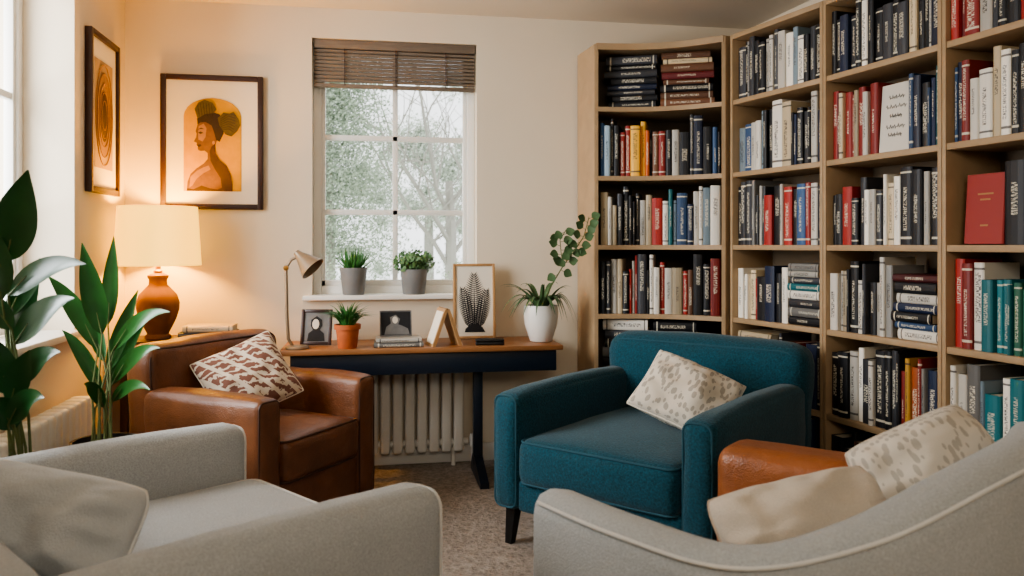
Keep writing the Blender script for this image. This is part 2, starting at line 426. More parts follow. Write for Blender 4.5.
for i in range(34): scatter(b, (rnd.gauss(0, .85), rnd.gauss(0, .3), 2.6+rnd.gauss(0, .85)), (.6, .5, .45), 1000, .045, .05)
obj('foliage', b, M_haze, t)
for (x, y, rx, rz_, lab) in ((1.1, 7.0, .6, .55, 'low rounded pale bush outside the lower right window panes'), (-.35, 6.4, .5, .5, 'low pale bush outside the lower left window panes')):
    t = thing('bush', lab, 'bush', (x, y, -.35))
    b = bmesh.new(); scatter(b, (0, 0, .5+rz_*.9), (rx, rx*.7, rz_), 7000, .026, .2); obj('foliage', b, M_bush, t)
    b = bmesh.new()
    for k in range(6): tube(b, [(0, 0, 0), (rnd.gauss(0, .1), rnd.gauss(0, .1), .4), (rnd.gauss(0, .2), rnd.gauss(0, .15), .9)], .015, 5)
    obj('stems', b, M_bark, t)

# ------------------------------------------------------------ radiators
def radiator(label, L, h, dep, n, loc, rz):
    t = thing('radiator', label, 'radiator', loc, (0, 0, rz)); st = L/n
    b = bmesh.new()
    for i in range(n):
        x = -L/2+st*(i+.5); softbox(b, (x, -dep/2-.02, h/2+.04), (st*.82, dep, h-.08), st*.25, n=2)
    obj('columns', b, M_rad, t)
    b = bmesh.new()
    for z in (.13, h-.05): tube(b, [(-L/2-.02, -dep/2-.02, z), (L/2+.02, -dep/2-.02, z)], .02, 10)
    obj('header_pipe', b, M_rad, t)
    for s in (-1, 1):
        b = bmesh.new(); tube(b, [(s*(L/2-.06), -dep/2-.02, 0), (s*(L/2-.06), -dep/2-.02, .1)], .012, 8); obj('foot', b, M_rad, t)
    b = bmesh.new(); lathe(b, [(0, 0), (.016, 0), (.018, .05), (.012, .07), (0, .07)], 12, (L/2+.045, -dep/2-.02, .1)); tube(b, [(L/2+.045, -dep/2-.02, 0), (L/2+.045, -dep/2-.02, .1)], .008, 8)
    obj('valve', b, M_white, t)
radiator('white column radiator on the back wall beneath the desk', .60, .60, .075, 9, (.21, WY-.016, 0), 0)
radiator('white ribbed radiator on the left wall beneath the side window', 1.2, .585, .085, 18, (WX+.014, 3.05, 0), PI/2)

# ------------------------------------------------------------ upholstered chairs
def rr_loop(x0, x1, z0, z1, r, n=5):
    out = []
    for cx, cz, a0 in ((x1-r, z1-r, 0), (x0+r, z1-r, PI/2), (x0+r, z0+r, PI), (x1-r, z0+r, 1.5*PI)):
        for i in range(n+1): a = a0+PI/2*i/n; out.append((cx+r*math.cos(a), cz+r*math.sin(a)))
    return out
def armchair(name, label, cat, loc, rz, W, D, leg, aw, ah, bt, bh, sh, fab, pip, legm, r=.04, lean=.12, puff=.02, wr=0, aslope=0, square_legs=False, bw=0, br=None, ct=.16):
    t = thing(name, label, cat, (loc[0], loc[1], 0), (0, 0, rz))
    iw = W-2*aw; y0, y1 = -D/2, D/2; br = br or r*1.15
    leanf = lambda p: Vector((p.x*(1+bw*max(0, p.z-ah+.1)), p.y+lean*max(0, p.z-leg-.1), p.z))
    b = bmesh.new(); softbox(b, (0, (y0+.015+y1-bt*.4)/2, (leg+sh-ct+.02)/2), (iw+.02, D-bt*.4-.015, sh-ct+.02-leg), .02, n=4); obj('seat_frame', b, fab, t)
    for s in (-1, 1):
        x = s*(W/2-aw/2); af = lambda p: Vector((p.x, p.y, p.z+(aslope*(p.y-y0)/D if p.z > sh else 0)))
        b = bmesh.new(); softbox(b, (x, (y0+y1-bt*.55)/2, (leg+ah)/2), (aw, D-bt*.55, ah-leg), r, (puff*.4, .008, puff*.5), 8, wr, af, s+2); a = obj('arm', b, fab, t)
        q = .29*r; lp = rr_loop(x-aw/2+q, x+aw/2-q, leg+q, ah-q, r*.75)
        b = bmesh.new(); tube(b, [(u, y0+q*.9, v) for u, v in lp], .0045, 6, True); obj('piping', b, pip, a)
    b = bmesh.new(); softbox(b, (0, y1-bt/2, (leg+bh)/2), (W, bt, bh-leg), br, (.005, puff*.7, puff*.6), 9, wr, leanf, 7); bk = obj('back', b, fab, t)
    if bh > ah+.13:
        q = .29*br; lp = rr_loop(-W/2+q, W/2-q, ah-.02, bh-q, br)
        b = bmesh.new(); tube(b, [leanf(Vector((u, y1-bt+q, v))) for u, v in lp], .0045, 6, True); obj('piping', b, pip, bk)
    cd = D-bt+.03; b = bmesh.new(); softbox(b, (0, y0-.012+cd/2, sh-ct/2), (iw-.006, cd, ct), .045, (.003, .012, puff), 9, wr, None, 4); sc = obj('seat_cushion', b, fab, t)
    b = bmesh.new()
    for z in (sh-.012, sh-ct+.016): tube(b, [(u, v, z) for u, v in rr_loop(-iw/2+.012, iw/2-.012, y0-.004, y0-.02+cd, .04)], .005, 6, True)
    obj('piping', b, pip, sc)
    for sx in (-1, 1):
        for sy in (-1, 1):
            x, y = sx*(W/2-.065), sy*(D/2-.07); b = bmesh.new()
            for (r0, r1) in ((.017, .027),):
                n = 4 if square_legs else 14
                rings = []
                for z, rad, off in ((0, r0, .012), (leg+.01, r1, 0)):
                    rings.append([b.verts.new((x+sx*off+rad*math.cos(2*PI*k/n+PI/4)*1.25, y+sy*off+rad*math.sin(2*PI*k/n+PI/4)*1.25, z)) for k in range(n)])
                for k in range(n): b.faces.new((rings[0][k], rings[0][(k+1) % n], rings[1][(k+1) % n], rings[1][k]))
                b.faces.new(rings[0][::-1]); b.faces.new(rings[1])
            obj('leg', b, legm, t)
    return t
A55 = math.radians
# teal loveseat: camera-frame front-left corner, width and depth directions
tu, tv = (.788, -.616), (.616, .788); TA = (-.085, 3.27); TW, TD = .965, 1.085
def comb(o, a, u, b_, v): return (o[0]+a*u[0]+b_*v[0], o[1]+a*u[1]+b_*v[1])
TC = cw(*comb(TA, TW/2, tu, TD/2, tv))
armchair('loveseat', 'wide teal woven loveseat with dark legs in front of the bookcases', 'loveseat', TC, A55(-48), TW, TD, .15, .13, .622, .22, .785, .45, M_teal, M_tealp, M_black, .042, .045, .032, .005, 0, True, .10, .085, .19)
CC = (-.415+.38*.574-.36*.819, 3.155+.38*.819+.36*.574)
armchair('armchair', 'brown leather armchair beside the desk, below the lit table lamp', 'armchair', CC, A55(55), .77, .72, .07, .128, .622, .16, .80, .45, M_cog, M_cogp, M_black, .034, .03, .024, .009, 0, True, 0, .045, .19)
gf = (.69, .724); GC = cw(-.535-gf[0]*.49, 2.24-gf[1]*.49)
armchair('armchair', 'grey fabric armchair at lower left, its arms pointing away', 'armchair', GC, A55(126.4), 1.07, .98, .12, .145, .655, .17, .69, .50, M_grey, M_greyp, M_black, .05, .02, .022, .003)
BL_ = (.637, 2.54); BW, BD = .66, .54; BC = cw(*comb(BL_, BW/2, tu, BD/2, tv))
armchair('armchair', 'tan leather armchair tucked between the teal loveseat and grey tub chair', 'armchair', BC, A55(132), BW, BD, .08, .12, .47, .21, .58, .38, M_cog2, M_cog2p, M_black, .045, 0, .014, .004)

# grey tub chair, right foreground
def catmull(pts, n):
    out = []
    for i in range(len(pts)-1):
        p0, p1, p2, p3 = pts[max(i-1, 0)], pts[i], pts[i+1], pts[min(i+2, len(pts)-1)]
        for k in range(n):
            t = k/n; out.append(.5*((2*p1)+(p2-p0)*t+(2*p0-5*p1+4*p2-p3)*t*t+(3*p1-p0-3*p2+p3)*t**3))
    out.append(pts[-1].copy()); return out
raw = [(.11, 1.88, .645), (.25, 1.67, .65), (.43, 1.51, .65), (.63, 1.47, .71), (.86, 1.54, .785), (1.08, 1.68, .82), (1.22, 1.86, .81), (1.23, 1.97, .70), (1.205, 2.02, .62)]
cx, cy = cw(.65, 1.78)
tub = thing('tub_chair', 'grey upholstered tub chair at lower right, seen from behind its back', 'armchair', (cx, cy, 0))
path = catmull([Vector((cw(l, d)[0]-cx, cw(l, d)[1]-cy, z)) for l, d, z in raw], 8)
def shell():
    b = bmesh.new(); hh = .062; z0 = .11; rings = []; n = len(path)
    st = []
    for i, p in enumerate(path):
        t = (path[min(i+1, n-1)]-path[max(i-1, 0)]); t.z = 0; t.normalize(); st.append((p, t, 1.0))
    pre = [(st[0][0]-st[0][1]*.055*math.sin(a), st[0][1], math.cos(a)) for a in (1.45, 1.1, .7, .35)]
    post = [(st[-1][0]+st[-1][1]*.055*math.sin(a), st[-1][1], math.cos(a)) for a in (.35, .7, 1.1, 1.45)]
    for p, t, k in pre+st+post:
        nr = Vector((-t.y, t.x, 0)); zt = p.z-.03*(1-k); prof = []
        for o, z in ((-1, z0), (-1.02, .3), (-1, zt-.055), (-.9, zt-.028), (-.62, zt-.008), (0, zt), (.62, zt-.008), (.9, zt-.028), (1, zt-.055), (1, .3), (1, z0)):
            prof.append(b.verts.new(Vector((p.x, p.y, 0))+nr*o*hh*k+Vector((0, 0, z))))
        rings.append(prof)
    m = len(rings[0])
    for A, Bq in zip(rings, rings[1:]):
        for k in range(m): b.faces.new((A[k], A[(k+1) % m], Bq[(k+1) % m], Bq[k]))
    b.faces.new(rings[0][::-1]); b.faces.new(rings[-1]); return b, st
b, st = shell(); sh_ = obj('back_and_arms', b, M_grey, tub)
for sgn in (-1,):
    b = bmesh.new(); tube(b, [Vector((p.x, p.y, p.z-.02))+Vector((-t.y, t.x, 0))*sgn*.059 for p, t, k in st], .0045, 8); obj('piping', b, M_greyp, sh_)
inner = [Vector((p.x, p.y))+Vector((-t.y, t.x))*.058 for p, t, k in st]
b = bmesh.new(); prism(b, [(p.x, p.y) for p in inner], .12, .30); obj('seat_frame', b, M_grey, tub)
cen = sum(inner, Vector((0, 0)))/len(inner)
b = bmesh.new(); rings = []
for z, k in ((.30, .9), (.305, .96), (.33, .985), (.40, .985), (.43, .96), (.445, .86), (.452, .6), (.455, .25)):
    rings.append([b.verts.new(((cen+(p-cen)*k).x, (cen+(p-cen)*k).y, z)) for p in inner])
for A, Bq in zip(rings, rings[1:]):
    for k in range(len(A)): b.faces.new((A[k], A[(k+1) % len(A)], Bq[(k+1) % len(A)], Bq[k]))
b.faces.new(rings[0][::-1]); b.faces.new(rings[-1]); obj('seat_cushion', b, M_grey, tub)
for i in (4, 22, 40, len(path)-6):
    p = path[i]; b = bmesh.new(); lathe(b, [(0, 0), (.018, 0), (.028, .115), (0, .115)], 14, (p.x, p.y, 0)); obj('leg', b, M_black, tub)

# ------------------------------------------------------------ cushions
def pillow(label, w, h, th, mat, loc, rot, pip=None, sd=0, rd=.0, pinch=.07, pw=.5, cr=1, name='cushion'):
    t = thing(name, label, 'cushion', loc, rot)
    b = bmesh.new(); n = 44; g = {}
    def xz(u, v): return (w/2*u*(1-pinch*(1-v*v)*abs(u))*math.sqrt(1-rd*v**4), h/2*v*(1-pinch*(1-u*u)*abs(v))*math.sqrt(1-rd*u**4))
    for side in (-1, 1):
        for i in range(n+1):
            for j in range(n+1):
                u, v = math.sin(PI/2*(-1+2*i/n)), math.sin(PI/2*(-1+2*j/n)); ed = i in (0, n) or j in (0, n)
                if ed and side == 1: g[(1, i, j)] = g[(-1, i, j)]; continue
                x, z = xz(u, v)
                y = side*th/2*max(0, (1-u*u)*(1-v*v))**pw
                q = Vector((x, y, z))
                if not ed:
                    rim = 1-max(abs(u), abs(v))
                    y += (noise.noise(q*8+Vector((sd, sd, 0)))*.02+noise.noise(q*15+Vector((sd, 0, sd)))*.010)*min(1, 3*rim)*cr
                    a = math.atan2(v, u); y += side*.005*cr*math.sin(a*11+sd+3*noise.noise(q*6))*min(1, 6*rim)*max(0, 1-2.0*rim)
                    y += side*.007*cr*(abs(noise.noise(Vector((x*9+sd, z*24, sd))))-.2)*min(1, 4*rim)
                g[(side, i, j)] = b.verts.new((x, y, z))
    for side in (-1, 1):
        for i in range(n):
            for j in range(n):
                b.faces.new([g[(side, i+a, j+c)] for a, c in ((0, 0), (1, 0), (1, 1), (0, 1))])
    obj('cushion_cover', b, mat, t)
    lp = []
    for k in range(4):
        for i in range(16):
            s = math.sin(PI/2*(-1+2*i/16)); u, v = [(s, -1), (1, s), (-s, 1), (-1, -s)][k]
            x, z = xz(u, v); lp.append((x, 0, z))
    b = bmesh.new(); tube(b, lp, .004, 6, True); obj('seam', b, pip or mat, t)
    return t
def chair_pt(c, rz, lx, ly, z): return (c[0]+lx*math.cos(rz)-ly*math.sin(rz), c[1]+lx*math.sin(rz)+ly*math.cos(rz), z)
pillow('cream cushion with grey leaf print leaning on the teal loveseat', .40, .34, .16, M_patl, chair_pt(TC, A55(-48), .13, -.015, .60), (A55(-52), A55(20), A55(-36)), M_mat, 1, .08, .07, .42)
pillow('rust and cream feather-print cushion on the brown leather armchair', .38, .34, .15, M_patf, chair_pt(CC, A55(55), -.03, .03, .635), (A55(-34), A55(-20), A55(28)), M_mat, 2, .08, .07, .42)
x, y = cw(-1.03, 1.72)
pillow('plump plain grey cushion on the lower left grey armchair', .47, .22, .18, M_cushg, (x, y, .63), (A55(-34), A55(9), A55(-14)), M_greyp, 3, .2, .02, .44, 1.9)
x, y = cw(.665, 1.80)
pillow('plump plain cream cushion lying low on the grey tub chair', .42, .24, .20, M_cushc, (x, y, .58), (A55(-42), A55(-9), A55(0)), M_cushs, 4, .16, .04, .43, 1.9)
x, y = cw(1.03, 1.96)
pillow('small cream cushion with faint leaf print at right on the tub chair', .36, .26, .18, M_patq, (x, y, .665), (A55(-38), A55(-20), A55(0)), M_patq, 5, .18, .03, .44, 1.3)

# ------------------------------------------------------------ desk and side table
DX0, DX1, DY0, DY1, DZ = -.443, .985, 4.05, 4.48, .70
dk = thing('desk', 'narrow desk with honey wood top and navy trestle base beneath the window', 'desk', (0, 0, 0))
obj('desktop', B(DX0, DX1, DY0, DY1, DZ-.026, DZ, .004), M_honey, dk)
b = bmesh.new(); box(b, DX0+.05, DX1-.03, DY0+.03, DY0+.05, DZ-.135, DZ-.026, .003); box(b, DX0+.05, DX1-.03, DY1-.04, DY1-.02, DZ-.12, DZ-.026, .003)
for x in (DX0+.05, DX1-.05): box(b, x, x+.02, DY0+.05, DY1-.04, DZ-.12, DZ-.026, .003)
obj('apron', b, M_navy, dk)
for x in (-.19, .56):
    b = bmesh.new(); box(b, x-.024, x+.024, 4.205, 4.255, .05, DZ-.026, .004); box(b, x-.02, x+.02, DY0+.05, DY1-.12, DZ-.1, DZ-.03, .004); lg = obj('leg', b, M_navy, dk)
    b = bmesh.new(); prism(b, [(3.96, 0), (3.96, .026), (4.18, .1), (4.28, .1), (4.355, .026), (4.355, 0)], x-.022, x+.022)
    for v in b.verts: v.co = Vector((v.co.z, v.co.x, v.co.y))
    obj('foot', b, M_navy, lg)
st_ = thing('side_table', 'small dark wooden table in the corner holding the lit lamp', 'table', (0, 0, 0))
TZ = .745; tx0, tx1, ty0, ty1 = -1.25, -.66, 4.18, 4.475
obj('table_top', B(tx0, tx1, ty0, ty1, TZ-.028, TZ, .005), M_dkwood, st_)
obj('apron', B(tx0+.03, tx1-.03, ty0+.025, ty1-.025, TZ-.1, TZ-.028, .003), M_dkwood, st_)
for x in (tx0+.035, tx1-.07):
    for y in (ty0+.025, ty1-.06): obj('leg', B(x, x+.035, y, y+.035, 0, TZ-.03, .003), M_dkwood, st_)

# table lamp
LX, LY = atY(158, 0, 4.285).x, 4.285
tl = thing('table_lamp', 'lit table lamp with terracotta ceramic base and cream drum shade', 'lamp', (LX, LY, TZ))
b = bmesh.new(); lathe(b, [(0, 0), (.056, 0), (.062, .008), (.06, .02), (.05, .028), (.06, .05), (.085, .1), (.1, .15), (.102, .185), (.09, .225), (.06, .258), (.044, .275), (.042, .30), (.05, .312), (.05, .322), (.03, .332), (0, .334)], 40); obj('lamp_base', b, M_lampc, tl)
b = bmesh.new(); lathe(b, [(0, .33), (.02, .33), (.022, .345), (.012, .352), (.012, .47), (0, .47)], 16); obj('neck', b, M_brass, tl)
b = bmesh.new(); lathe(b, [(0, .455), (.014, .455), (.018, .48), (.03, .505), (.032, .53), (.022, .555), (0, .565)], 18); obj('bulb', b, emis('bulb_glow', (255, 215, 150), 6), tl)
b = bmesh.new(); lathe(b, [(.2035, .372), (.2055, .373), (.188, .668), (.186, .668), (.2035, .372)], 48); obj('lamp_shade', b, M_shade, tl)
b = bmesh.new()
for k in range(3): a = k*2*PI/3; tube(b, [(0, 0, .45), (.194*math.cos(a), .194*math.sin(a), .45)], .002, 5)
obj('shade_ring', b, M_brass, tl)

# ------------------------------------------------------------ books
PAL = {'k': ('black', (20, 21, 26)), 'n': ('navy', (28, 40, 68)), 'g': ('grey', (128, 126, 122)), 'd': ('charcoal', (54, 55, 60)), 'w': ('white', (214, 208, 196)),
       'c': ('cream', (196, 178, 146)), 'r': ('red', (150, 42, 36)), 'o': ('orange', (200, 98, 40)), 'y': ('yellow', (208, 158, 62)), 't': ('teal', (24, 104, 112)),
       'b': ('blue', (52, 84, 124)), 's': ('brown', (104, 70, 50)), 'e': ('green', (36, 86, 68)), 'p': ('pink', (180, 112, 100)), 'm': ('maroon', (92, 34, 36)), 'l': ('pale blue', (140, 160, 172))}
ORD = ['first', 'second', 'third', 'fourth', 'fifth', 'sixth', 'seventh', 'eighth', 'ninth', 'tenth', 'eleventh', 'twelfth', 'thirteenth', 'fourteenth', 'fifteenth', 'sixteenth', 'seventeenth', 'eighteenth', 'nineteenth', 'twentieth', 'twenty-first', 'twenty-second']
def book(key, t, dep, h, label, M, group=None):
    b = bmesh.new(); q = .0025; e = min(.006, t*.2)
    prism(b, [(-t/2, dep), (-t/2, .007), (-t*.38, .0025), (-t*.15, 0), (t*.15, 0), (t*.38, .0025), (t/2, .007), (t/2, dep), (t/2-q, dep), (t/2-q, .009), (-t/2+q, .009), (-t/2+q, dep)], 0, h)
    o = obj('book', b, M_book, None, None, False, M)
    c = PAL[key][1]; k = .78+.4*rnd.random(); o.color = lin(tuple(min(255, v*k) for v in c))
    tag(o, label, 'book', group)
    b = bmesh.new(); box(b, -t/2+q, t/2-q, .009, dep-.004, .003, h-.004); obj('pages', b, M_pages, o, None, False)
    return o
def sizew(t, h): return 'tall' if h > .285 else 'thick' if t > .043 else 'thin' if t < .028 else 'short' if h < .25 else 'plain'
SHZ = {k: H+.375*k for k in range(-3, 3)}
ROWN = {2: 'top shelf', 1: 'second shelf down', 0: 'third shelf down', -1: 'fourth shelf down', -2: 'fifth shelf down', -3: 'bottom shelf'}
UN = {}
def unit_frame(u): X, Y, a, L, sag, ph = UN[u]; return Matrix.Translation((X, Y, 0)) @ Matrix.Rotation(a, 4, 'Z')
def fill(u, k, items, x0=None, x1=None):
    X, Y, ang, L, sag, ph = UN[u]; fm = unit_frame(u); z = SHZ[k]+.0005
    x0 = .022 if x0 is None else x0; x1 = L-.022 if x1 is None else x1
    fixed = 0
    for it in items:
        if it[0] == 's': fixed += it[3]+.01
        if it[0] == 'f': fixed += it[2]+.01
        if it[0] == 'gap': fixed += it[1]
    ups = sum(len(it[1]) for it in items if it[0] == 'u')
    ths = [rnd.choice((.45, .65, .85, 1, 1, 1.25, 1.6))*(.9+.2*rnd.random()) for _ in range(ups)]
    avail = x1-x0-fixed; tot = sum(ths)
    k_ = min(avail/tot, .05) if ups else 0
    grp = 'books on the '+ROWN[k]+' of the '+ph
    x = x0; i = 0; stn = 0; nst = sum(1 for it in items if it[0] == 's'); hb = .29
    for it in items:
        if it[0] == 'u':
            for ch in it[1]:
                t = ths[i]*k_
                if rnd.random() < .6: hb = .215+.105*rnd.random()
                h = min(.325 if k < 2 else .303, max(.2, hb+rnd.gauss(0, .015))); dep = .16+.04*rnd.random()
                yy = .012+.024*rnd.random()+sag(x+t/2)
                lab = f"{sizew(t*.98, h)} {PAL[ch][0]} book, {ORD[i]} from left on {ROWN[k]}, {ph}"
                book(ch, t*.975, dep, h, lab, fm @ Matrix.Translation((x+t/2, yy, z)), grp)
                x += t; i += 1
        elif it[0] == 's':
            zz = z; stn += 1; n = len(it[1]); nmst = 'stack' if nst == 1 else ('left stack' if stn == 1 else 'right stack'); sw = it[3]
            tks = [it[2]*(.75+.5*rnd.random()) for _ in range(n)]
            tt = sum(tks); tks = [v*it[2]*n/tt for v in tks]
            for j, ch in enumerate(reversed(it[1])):
                t = tks[j]; h = sw*(.82+.17*rnd.random()); yy = .015+.02*rnd.random()+max(sag(x+.02), sag(x+sw/2), sag(x+sw))
                lab = f"{PAL[ch][0]} book, {ORD[n-1-j]} from top of {nmst} on {ROWN[k]}, {ph}"
                book(ch, t-.0005, .17, h, lab, fm @ Matrix.Translation((x+.005+rnd.random()*(sw-h), yy, zz+t/2)) @ Matrix.Rotation(PI/2, 4, 'Y'), grp)
                zz += t
            x += sw+.01
        elif it[0] == 'f':
            _, ch, w, h, lab = it
            M = fm @ Matrix.Translation((x+w+.004, .05+sag(x), z+.003)) @ Matrix.Rotation(-.07, 4, 'X') @ Matrix.Rotation(PI/2, 4, 'Z')
            o = book(ch, .03, w, h, lab, M, None); o.color = lin(PAL[ch][1])
            fx = -.0155
            if ch == 'w':
                b = bmesh.new()
                for (zc, wd) in ((.80, .5), (.66, .66), (.52, .4), (.36, .6), (.24, .45)):
                    pts = [(fx, w*(.5-wd/2+wd*q/26), h*zc+.007*math.sin(q*2.3)+.004*math.sin(q*5.1)) for q in range(27)]; tube(b, pts, .0013, 5)
                obj('cover_lettering', b, M_inkl, o)
            else:
                for (zc, wd) in ((.7, .4), (.62, .26), (.25, .2)):
                    b = bmesh.new(); box(b, fx-.0006, fx+.001, w*(.5-wd/2), w*(.5+wd/2), h*zc, h*zc+.006); obj('cover_ornament', b, M_gold, o)
            x += w+.01
        elif it[0] == 'gap': x += it[1]

# bookcases -------------------------------------------------
TOPZ = 2.31; BT = .025
def uworld(l, d): return Vector(cw(l, d))
pts = [uworld(1.134, 4.16), uworld(1.386, 3.567), uworld(1.592, 2.964), uworld(1.785, 2.36)]
names = {1: 'corner bookcase beside window', 2: 'second bookcase from window', 3: 'third bookcase from window', 4: 'bookcase at right edge'}
labs = {2: 'tall oak bookcase second from the window, full of books', 3: 'tall oak bookcase third from the window, full of books', 4: 'tall oak bookcase cut off by the right edge of the photo'}
zero = lambda x: 0.0
for u in (2, 3, 4):
    p, q = pts[u-2], pts[u-1]; d = q-p; L = d.length; ang = math.atan2(d.y, d.x)
    UN[u] = (p.x, p.y, ang, L-.002, zero, names[u]); L -= .002
    t = thing('bookcase', labs[u], 'bookcase', (p.x, p.y, 0), (0, 0, ang), 'oak bookcases lining the corner'); dep = .275
    obj('side_panel', B(0, .018, 0, dep, 0, TOPZ, .002), M_oak, t); obj('side_panel', B(L-.018, L, 0, dep, 0, TOPZ, .002), M_oak, t)
    for k in SHZ: obj('shelf', B(.018, L-.018, .004, dep-.012, SHZ[k]-BT, SHZ[k], .002), M_oak, t)
    obj('top_panel', B(.018, L-.018, 0, dep, TOPZ-BT, TOPZ, .002), M_oak, t)
    obj('back_panel', B(.018, L-.018, dep-.012, dep, .02, TOPZ-BT), M_oakb, t)
    obj('plinth', B(.018, L-.018, .02, .04, 0, SHZ[-3]-BT, .002), M_oak, t)
A_, B_ = uworld(.447, 4.337), uworld(1.113, 4.17); d = B_-A_; L1 = d.length; an1 = math.atan2(d.y, d.x)
sag1 = lambda x: .075*math.sin(PI*min(1, max(0, x/L1)))
UN[1] = (A_.x, A_.y, an1, L1, sag1, names[1])
def loc1(X, Y): v = Vector((X, Y))-A_; return (v.x*math.cos(an1)+v.y*math.sin(an1), -v.x*math.sin(an1)+v.y*math.cos(an1))
t1 = thing('bookcase', 'tall curved oak corner bookcase nearest the window, beside the desk', 'bookcase', (A_.x, A_.y, 0), (0, 0, an1), 'oak bookcases lining the corner')
kb = loc1(1.175, 4.485); kc = loc1(2.06, 4.485); kd = loc1(2.08, 4.0)
curve = [(.012+(L1-.024)*i/14, sag1(L1*i/14)+.003) for i in range(15)]
poly = curve + [kd, kc, (kb[0]+.01, kb[1])]
for k in SHZ: b = bmesh.new(); prism(b, poly, SHZ[k]-BT, SHZ[k]); obj('shelf', b, M_oak, t1)
b = bmesh.new(); prism(b, [(p[0], p[1]-.006) for p in curve]+[kd, kc, kb], TOPZ-.03, TOPZ+.004); obj('top_panel', b, M_oak, t1)
b = bmesh.new(); prism(b, [(0, 0), (.02, .006), (kb[0]+.02, kb[1]), kb], 0, TOPZ); obj('side_panel', b, M_oak, t1)
b = bmesh.new(); prism(b, [(L1-.02, 0), (L1, 0), kd, (kd[0]-.02, kd[1])], 0, TOPZ); obj('side_panel', b, M_oak, t1)
b = bmesh.new(); prism(b, [(kb[0]+.02, kb[1]-.012), (kb[0]+.02, kb[1]), kc, kd, (kd[0]-.012, kd[1]), (kc[0]-.012, kc[1]-.014)], .02, TOPZ-.03); obj('back_panel', b, M_oakb, t1)
b = bmesh.new(); prism(b, [(p[0], p[1]+.02) for p in curve]+[(p[0], p[1]+.04) for p in reversed(curve)], 0, SHZ[-3]-BT); obj('plinth', b, M_oak, t1)

e1 = L1-.024
fill(1, 2, [('s', 'dkdkndkd', .036, .295), ('s', 'scsmskss', .037, .29)], .032, e1)
fill(1, 1, [('u', 'bldkrryyoksrkwkdnkbk')], .026, e1)
fill(1, 0, [('u', 'cwcdkkkdwcrwtlbnwwlw')], .026, e1)
fill(1, -1, [('u', 'kdwckrwrdkwwrwcrskkr')], .026, e1)
fill(1, -2, [('s', 'wdkgkdk', .0485, .25), ('s', 'kcdwknd', .0475, .25)], .026, e1)
fill(2, 2, [('u', 'dkgdkkwwdwwlwkdk')])
fill(2, 1, [('u', 'lbwwlkkwcknkdkwn')])
fill(2, 0, [('u', 'kddgkwdrkwrkbrwn')])
fill(2, -1, [('u', 'wwwcrknkw'), ('s', 'gwdtwdgk', .036, .22)])
fill(2, -2, [('s', 'cwscwcw', .044, .26), ('u', 'kdskrwnkd')])
fill(2, -3, [('u', 'kdnskdmkdn')])
fill(3, 2, [('u', 'kkndkwkkdkdckkwn')])
fill(3, 1, [('u', 'rmcrpcrwr'), ('f', 'w', .16, .275, 'white book with handwritten cover facing outward on third bookcase from window'), ('u', 'bnkbnt')])
fill(3, 0, [('u', 'kkrkdwwdwcwkkwkk')])
fill(3, -1, [('u', 'wwckkwdkwwg'), ('s', 'mkwnkbw', .037, .24)])
fill(3, -2, [('u', 'kkwwdwkkdkryorgnk')])
fill(3, -3, [('u', 'kdksdknmdkkd')])
fill(4, 2, [('u', 'rmrwdkkrwk')], None, .44)
fill(4, 1, [('u', 'bnrwwcwkkdwk')], None, .46)
fill(4, 0, [('gap', .04), ('f', 'r', .16, .25, 'large red book with gold cover facing outward at the right edge'), ('u', 'krkd')], None, .46)
fill(4, -1, [('u', 'rrwtttteektew')], None, .46)
fill(4, -2, [('u', 'wwgltwtrcltw')], None, .46)
fill(4, -3, [('u', 'kdwbkn')], None, .46)

# loose books on tables
def lie(key, X, Y, z, t, w, d, rz, label):
    book(key, t, d, w, label, Matrix.Translation((X, Y, z+t/2+.0004)) @ Matrix.Rotation(rz, 4, 'Z') @ Matrix.Rotation(PI/2, 4, 'Y'))
lie('d', -.945, 4.20, TZ, .036, .27, .16, .02, 'charcoal book lying beneath the cream book beside the lit table lamp')
lie('c', -.925, 4.205, TZ+.037, .032, .24, .15, -.03, 'cream book lying on the charcoal book beside the lit table lamp')
sx = atY(374, 0, 4.12).x
lie('g', sx, 4.09, DZ, .022, .25, .17, .0, 'grey book lying at the bottom of the pair on the desk')
lie('w', sx+.01, 4.095, DZ+.023, .02, .23, .16, .03, 'white book lying on the grey book on the desk')

# ------------------------------------------------------------ pictures
def picture(name, label, w, h, fw, dep, fm, loc, rot=(0, 0, 0), mat=M_mat):
    t = thing(name, label, 'picture', loc, rot); b = bmesh.new()
    box(b, -w/2, -w/2+fw, -dep, 0, 0, h, .003); box(b, w/2-fw, w/2, -dep, 0, 0, h, .003)
    box(b, -w/2+fw, w/2-fw, -dep, 0, 0, fw, .003); box(b, -w/2+fw, w/2-fw, -dep, 0, h-fw, h, .003); obj('frame', b, fm, t)
    obj('mat_board', B(-w/2+fw, w/2-fw, -dep*.5, -.002, fw, h-fw), mat, t); return t
def flat(name, poly, y, mat, par):
    b = bmesh.new(); prism(b, poly, y-.0008, y, 'y'); return obj(name, b, mat, par, None, False)
pl, pr = atY(160.5, 0, WY-.02).x, atY(263, 0, WY-.02).x; pw = pr-pl; phh = .715
pc = picture('framed_print', 'dark framed print of a woman in profile on ochre, above the lamp', pw, phh, .028, .03, M_dkwood, ((pl+pr)/2, WY-.001, 1.41))
kx = pw/102.5
def am(p): return ((p[0]-211.7)*kx, (209-p[1])*kx)
arch = [(183, 190), (241, 190), (241, 110)]+[(212+29*math.cos(a*PI/12), 112-20*math.sin(a*PI/12)) for a in range(0, 13)]+[(183, 110)]
flat('print_background', [am(p) for p in arch], -.016, M_art, pc)
